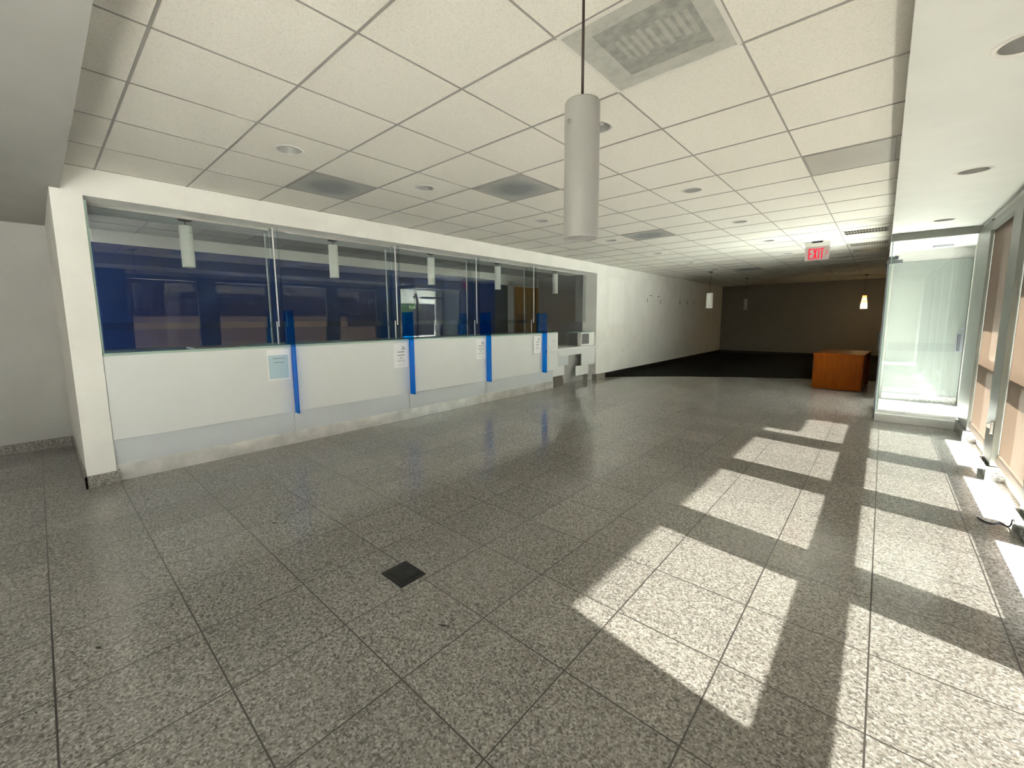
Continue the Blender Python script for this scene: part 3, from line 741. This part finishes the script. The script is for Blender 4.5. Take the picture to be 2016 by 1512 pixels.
panel(-1, 9, 'grey ceiling panel half way back along the ceiling', M['lens'])
panel(-1, 19, 'grey ceiling panel far back over the dark area', M['lens'])
panel(3, 6, 'plain grey ceiling panel against the window soffit', M['lens_plain'], 0.562)
x, y = cell(2, 2)
t = thing('ceiling_vent', 'large dusty perforated ceiling vent with pale slats above the pendant', 'ceiling vent', (x, y, ZC))
f = B(M['ring']); e = 0.012
f.box(e - 0.004, 0, -0.008, TX - e + 0.004, e + 0.006, 0.0); f.box(e - 0.004, TY - e - 0.006, -0.008, TX - e + 0.004, TY, 0.0); f.box(0, e, -0.008, e + 0.006, TY - e, 0.0); f.box(TX - e - 0.006, e, -0.008, TX, TY - e, 0.0)
part('frame', f, t)
part('face', B(M['perforated']).box(e, e, -0.004, TX - e, TY - e, -0.001), t)
part('core', B(M['vent_dark']).box(0.13, 0.10, -0.0052, 0.53, 0.50, -0.004), t, 'darker square core')
for k in range(9):
    xx = 0.185 + k * 0.036 + (0.012 if k > 4 else 0)
    part('slat', B(M['vent_slat']).box(xx, 0.21 - 0.02 * (k % 2), -0.0066, xx + 0.020, 0.36 + 0.015 * (k % 3), -0.0052), t)
for k, (y0, y1, lab) in enumerate([(8.05, 8.45, 'dark slotted air vent beside the exit sign, nearest the camera'), (9.46, 9.84, 'dark slotted air vent behind the exit sign, second of three'), (10.40, 10.72, 'dark slotted air vent farthest back beside the glass entry')]):
    t = thing('air_vent', lab, 'air vent', (-0.285, (y0 + y1) / 2, ZC), 'slotted air vents by the entry')
    h = (y1 - y0) / 2
    f = B(M['ring']); f.box(-0.275, -h, -0.006, 0.265, -h + 0.02, 0); f.box(-0.275, h - 0.02, -0.006, 0.265, h, 0); f.box(-0.275, -h, -0.006, -0.25, h, 0); f.box(0.24, -h, -0.006, 0.265, h, 0); f.box(-0.25, -0.014, -0.005, 0.24, 0.014, 0)
    part('frame', f, t)
    part('backing', B(M['black']).box(-0.25, -h + 0.02, -0.003, 0.24, h - 0.02, -0.001), t)
    f = B(M['sign_grey'])
    for i in range(15):
        xx = -0.245 + i * 0.0335; f.box(xx, -h + 0.02, -0.0042, xx + 0.0075, h - 0.02, -0.003)
    part('blades', f, t)

# ------------------------------------------------------------------ exit sign
t = thing('exit_sign', 'red EXIT sign with arrow hanging from the ceiling', 'exit sign', (-0.908, 8.8, ZC))
part('mount', B(M['black']).box(-0.075, -0.04, -0.028, 0.065, 0.02, 0.0, 0.003), t, 'black ceiling mount')
part('housing', B(M['sign_grey']).box(-0.170, -0.03, -0.088, 0.166, 0.03, -0.020, 0.003), t)
part('plate', B(M['sign_acrylic']).box(-0.168, -0.004, -0.306, 0.164, 0.004, -0.088), t)
f = B(M['sign_red'])
z0, z1, s = -0.288, -0.112, 0.019
def bar(pts): f.prism([(p[0], p[1]) for p in pts], 1, -0.006, -0.0042)
def rect(x0, za, x1, zb): bar([(x0, za), (x1, za), (x1, zb), (x0, zb)])
zm = (z0 + z1) / 2
rect(-0.118, z0, -0.118 + s, z1); rect(-0.099, z0, -0.066, z0 + s); rect(-0.099, zm - s / 2, -0.071, zm + s / 2); rect(-0.099, z1 - s, -0.066, z1)   # E
bar([(-0.060, z0), (-0.038, z0), (0.004, z1), (-0.018, z1)]); bar([(-0.018, z0), (0.004, z0), (-0.038, z1), (-0.060, z1)])                          # X
rect(0.012, z0, 0.012 + s, z1)                                                                                                                       # I
rect(0.037, z1 - s, 0.093, z1); rect(0.0555, z0, 0.0745, z1 - s)                                                                                     # T
part('letters', f, t, 'red letters EXIT')
f = B(M['sign_red'])
f.prism([(0.106, zm + 0.052), (0.116, zm + 0.052), (0.142, zm + 0.010), (0.116, zm - 0.032), (0.106, zm - 0.032), (0.130, zm + 0.010)], 1, -0.006, -0.0042)
part('arrow', f, t, 'red chevron pointing right')

# ------------------------------------------------------------------ wooden desk in the back
t = thing('desk', 'orange wood desk seen end on at the edge of the carpet', 'desk', (-0.595, 10.12, 0.0), rz=math.radians(-3.5))
W, D, H = 0.375, 1.25, 0.70
part('top', B(M['wood']).box(-W - 0.012, -0.012, H - 0.03, W + 0.012, D + 0.01, H, 0.004), t)
part('end_panel', B(M['wood']).box(-W, 0.0, 0.012, W, 0.028, H - 0.03, 0.002), t)
part('end_panel', B(M['wood']).box(-W, D - 0.03, 0.012, W, D, H - 0.03, 0.002), t)
part('modesty_panel', B(M['wood']).box(-W + 0.01, 0.028, 0.10, -W + 0.03, D - 0.03, H - 0.03), t)
part('pedestal', B(M['wood']).box(-W + 0.04, 0.028, 0.04, W - 0.02, 0.45, H - 0.03), t)
for k, (za, zb) in enumerate([(0.06, 0.30), (0.31, 0.48), (0.49, 0.655)]):
    dr = part('drawer', B(M['wood']).box(W - 0.02, 0.04, za, W + 0.004, 0.44, zb, 0.003), t)
    hb = B(M['black']).rod((W + 0.028, 0.19, (za + zb) / 2), (W + 0.028, 0.29, (za + zb) / 2), 0.006).rod((W, 0.19, (za + zb) / 2), (W + 0.028, 0.19, (za + zb) / 2), 0.005).rod((W, 0.29, (za + zb) / 2), (W + 0.028, 0.29, (za + zb) / 2), 0.005)
    part('handle', hb, dr)
part('feet', B(M['black']).box(-W + 0.02, 0.002, 0.0, -W + 0.06, 0.026, 0.012).box(W - 0.06, 0.002, 0.0, W - 0.02, 0.026, 0.012).box(-W + 0.02, D - 0.028, 0.0, W - 0.02, D - 0.004, 0.012), t)

# ------------------------------------------------------------------ small things
t = thing('floor_box', 'square black floor outlet box let into the granite tiles', 'floor box', (-1.876, 1.227, 0.0))
part('frame', B(M['black']).box(-0.097, -0.081, 0.0, 0.097, 0.081, 0.006, 0.003), t)
part('lid', B(M['black_rubber']).box(-0.070, -0.058, 0.006, 0.070, 0.058, 0.0085, 0.001), t)
part('flap', B(M['black']).box(0.005, 0.0, 0.0085, 0.06, 0.045, 0.0105, 0.001), t)
for k, (x, y, a, sx, sy, lab) in enumerate([(-2.42, 0.05, 0.5, 0.016, 0.006, 'small dark scrap of leaf on the floor near the lower left corner'), (-3.06, 0.98, 0.6, 0.020, 0.006, 'small dark scrap of leaf on the floor between counter and floor box'), (-1.40, 1.12, 0.5, 0.030, 0.004, 'thin dark twig on the floor just right of the floor box')]):
    f = B(M['debris']); f.prism([(-sx, -sy * 0.3), (0, -sy), (sx, 0), (0, sy), (-sx * 0.8, sy * 0.5)], 2, 0.0, 0.002)
    o = f.build('leaf_scrap'); o.location = (x, y, 0.0003); o.rotation_euler = (0, 0, a); tag(o, lab, 'debris', 'dark scraps on the floor')

def tube(name, pts, r, m):
    c = bpy.data.curves.new(name, 'CURVE'); c.dimensions = '3D'; c.bevel_depth = r; c.bevel_resolution = 3
    s = c.splines.new('POLY'); s.points.add(len(pts) - 1)
    for p, q in zip(s.points, pts): p.co = (*q, 1)
    tmp = bpy.data.objects.new(name, c); COL.objects.link(tmp)
    me = bpy.data.meshes.new_from_object(tmp.evaluated_get(bpy.context.evaluated_depsgraph_get()))
    bpy.data.objects.remove(tmp)
    o = bpy.data.objects.new(name, me); me.materials.clear(); me.materials.append(m); COL.objects.link(o); return o
def smooth(pts, n=8):
    out = []
    P = [pts[0]] + pts + [pts[-1]]
    for i in range(1, len(P) - 2):
        for k in range(n):
            u = k / n; a, b, c, d = (Vector(P[i + j]) for j in (-1, 0, 1, 2))
            out.append(0.5 * ((2 * b) + (c - a) * u + (2 * a - 5 * b + 4 * c - d) * u * u + (3 * b - a - 3 * c + d) * u ** 3))
    out.append(Vector(pts[-1])); return out
o = tube('cable', smooth([(0.735, 4.20, 0.05), (0.72, 4.17, 0.006), (0.685, 4.215, 0.0045), (0.655, 4.17, 0.0045), (0.625, 4.16, 0.0045), (0.60, 4.20, 0.0045), (0.585, 4.23, 0.0045)]), 0.004, M['black'])
tag(o, 'thin black cable curled on the floor at the window post', 'cable')
for k, (y, z, kind, lab) in enumerate([(11.61, 2.04, 0, 'short black bracket on the left wall, nearest of the two dashes'), (12.15, 2.03, 0, 'short black bracket on the left wall, farther of the two dashes'),
        (11.39, 1.90, 1, 'thin dark wire stub on the left wall, nearest the counter'), (12.31, 1.885, 1, 'thin dark wire stub on the left wall beside the second bracket'),
        (13.89, 1.915, 1, 'dim wire stub far along the left wall, first of three'), (14.55, 1.93, 1, 'dim wire stub far along the left wall, second of three'), (15.25, 1.95, 1, 'dim wire stub far along the left wall, third of three')]):
    f = B(M['black'])
    if kind == 0: f.box(0, -0.06, -0.009, 0.012, 0.06, 0.009, 0.003)
    else: f.box(0, -0.007, -0.055, 0.008, 0.007, 0.055, 0.002)
    o = f.build('wall_bracket' if kind == 0 else 'cord_stub'); o.location = (XW, y, z); tag(o, lab, 'bracket' if kind == 0 else 'wire', 'dark leftovers on the left wall')
t = thing('wall_outlet', 'small white outlet plate low on the left wall', 'outlet', (XW, 9.95, 0.60))
part('plate', B(M['white_plastic']).box(0, -0.04, -0.06, 0.007, 0.04, 0.06, 0.003), t)
part('socket', B(M['sign_grey']).box(0.007, -0.016, 0.008, 0.009, 0.016, 0.038).box(0.007, -0.016, -0.038, 0.009, 0.016, -0.008), t)

t = thing('chain_mount', 'small grey shade chain holder low on the window post', 'chain holder', (0.757, 5.30, 0.40))
part('bracket', B(M['steel']).box(-0.022, -0.015, 0.0, 0.0, 0.015, 0.11, 0.004), t)
part('chain_wheel', B(M['alu']).rod((-0.022, -0.012, 0.07), (-0.022, 0.012, 0.07), 0.022), t)

# ------------------------------------------------------------------ light
S = bpy.data.lights.new('sun', 'SUN'); S.energy = 92.0; S.angle = math.radians(0.6); S.color = (1.0, 0.965, 0.925)
so = bpy.data.objects.new('sun', S); COL.objects.link(so); so.rotation_euler = SUN.to_track_quat('-Z', 'Y').to_euler(); so.location = (12, -2, 10)
wd = bpy.data.worlds.new('sky'); SC.world = wd; wd.use_nodes = True
nt = wd.node_tree; bg = nt.nodes['Background']
sky = nt.nodes.new('ShaderNodeTexSky'); sky.sky_type = 'NISHITA'; sky.sun_disc = False
sky.sun_elevation = math.radians(39.7); sky.sun_rotation = math.radians(99); sky.air_density = 1.0; sky.dust_density = 2.0
nt.links.new(sky.outputs[0], bg.inputs[0]); bg.inputs[1].default_value = 0.36

# ------------------------------------------------------------------ camera
f_px, yaw, pitch, roll, cx, cy = 824.422, -0.7306, 0.1200, -0.0085, 997.065, 729.657
fw0 = Vector((math.sin(yaw), math.cos(yaw), 0)); rt0 = Vector((math.cos(yaw), -math.sin(yaw), 0)); up0 = Vector((0, 0, 1))
fw = fw0 * math.cos(pitch) - up0 * math.sin(pitch); up = up0 * math.cos(pitch) + fw0 * math.sin(pitch)
rt = rt0 * math.cos(roll) + up * math.sin(roll); up = up * math.cos(roll) - rt0 * math.sin(roll)
cam = bpy.data.cameras.new('camera'); cam.sensor_fit = 'HORIZONTAL'; cam.sensor_width = 36.0; cam.lens = f_px / 2016 * 36.0
cam.shift_x = (1008 - cx) / 2016; cam.shift_y = (cy - 756) / 2016; cam.clip_start = 0.05; cam.clip_end = 200
co = bpy.data.objects.new('camera', cam); COL.objects.link(co)
R = Matrix((rt, up, -fw)).transposed().to_4x4(); co.matrix_world = Matrix.Translation((0, 0, 1.39)) @ R
SC.camera = co

vs = SC.view_settings
vs.view_transform = 'Standard'; vs.look = 'None'; vs.gamma = 1.0; vs.use_curve_mapping = False; vs.exposure = 2.12
cy_ = SC.cycles
cy_.max_bounces = 14; cy_.diffuse_bounces = 8; cy_.glossy_bounces = 6; cy_.transparent_max_bounces = 24; cy_.transmission_bounces = 8
cy_.caustics_reflective = True; cy_.caustics_refractive = False; cy_.sample_clamp_indirect = 12.0
cy_.use_denoising = True
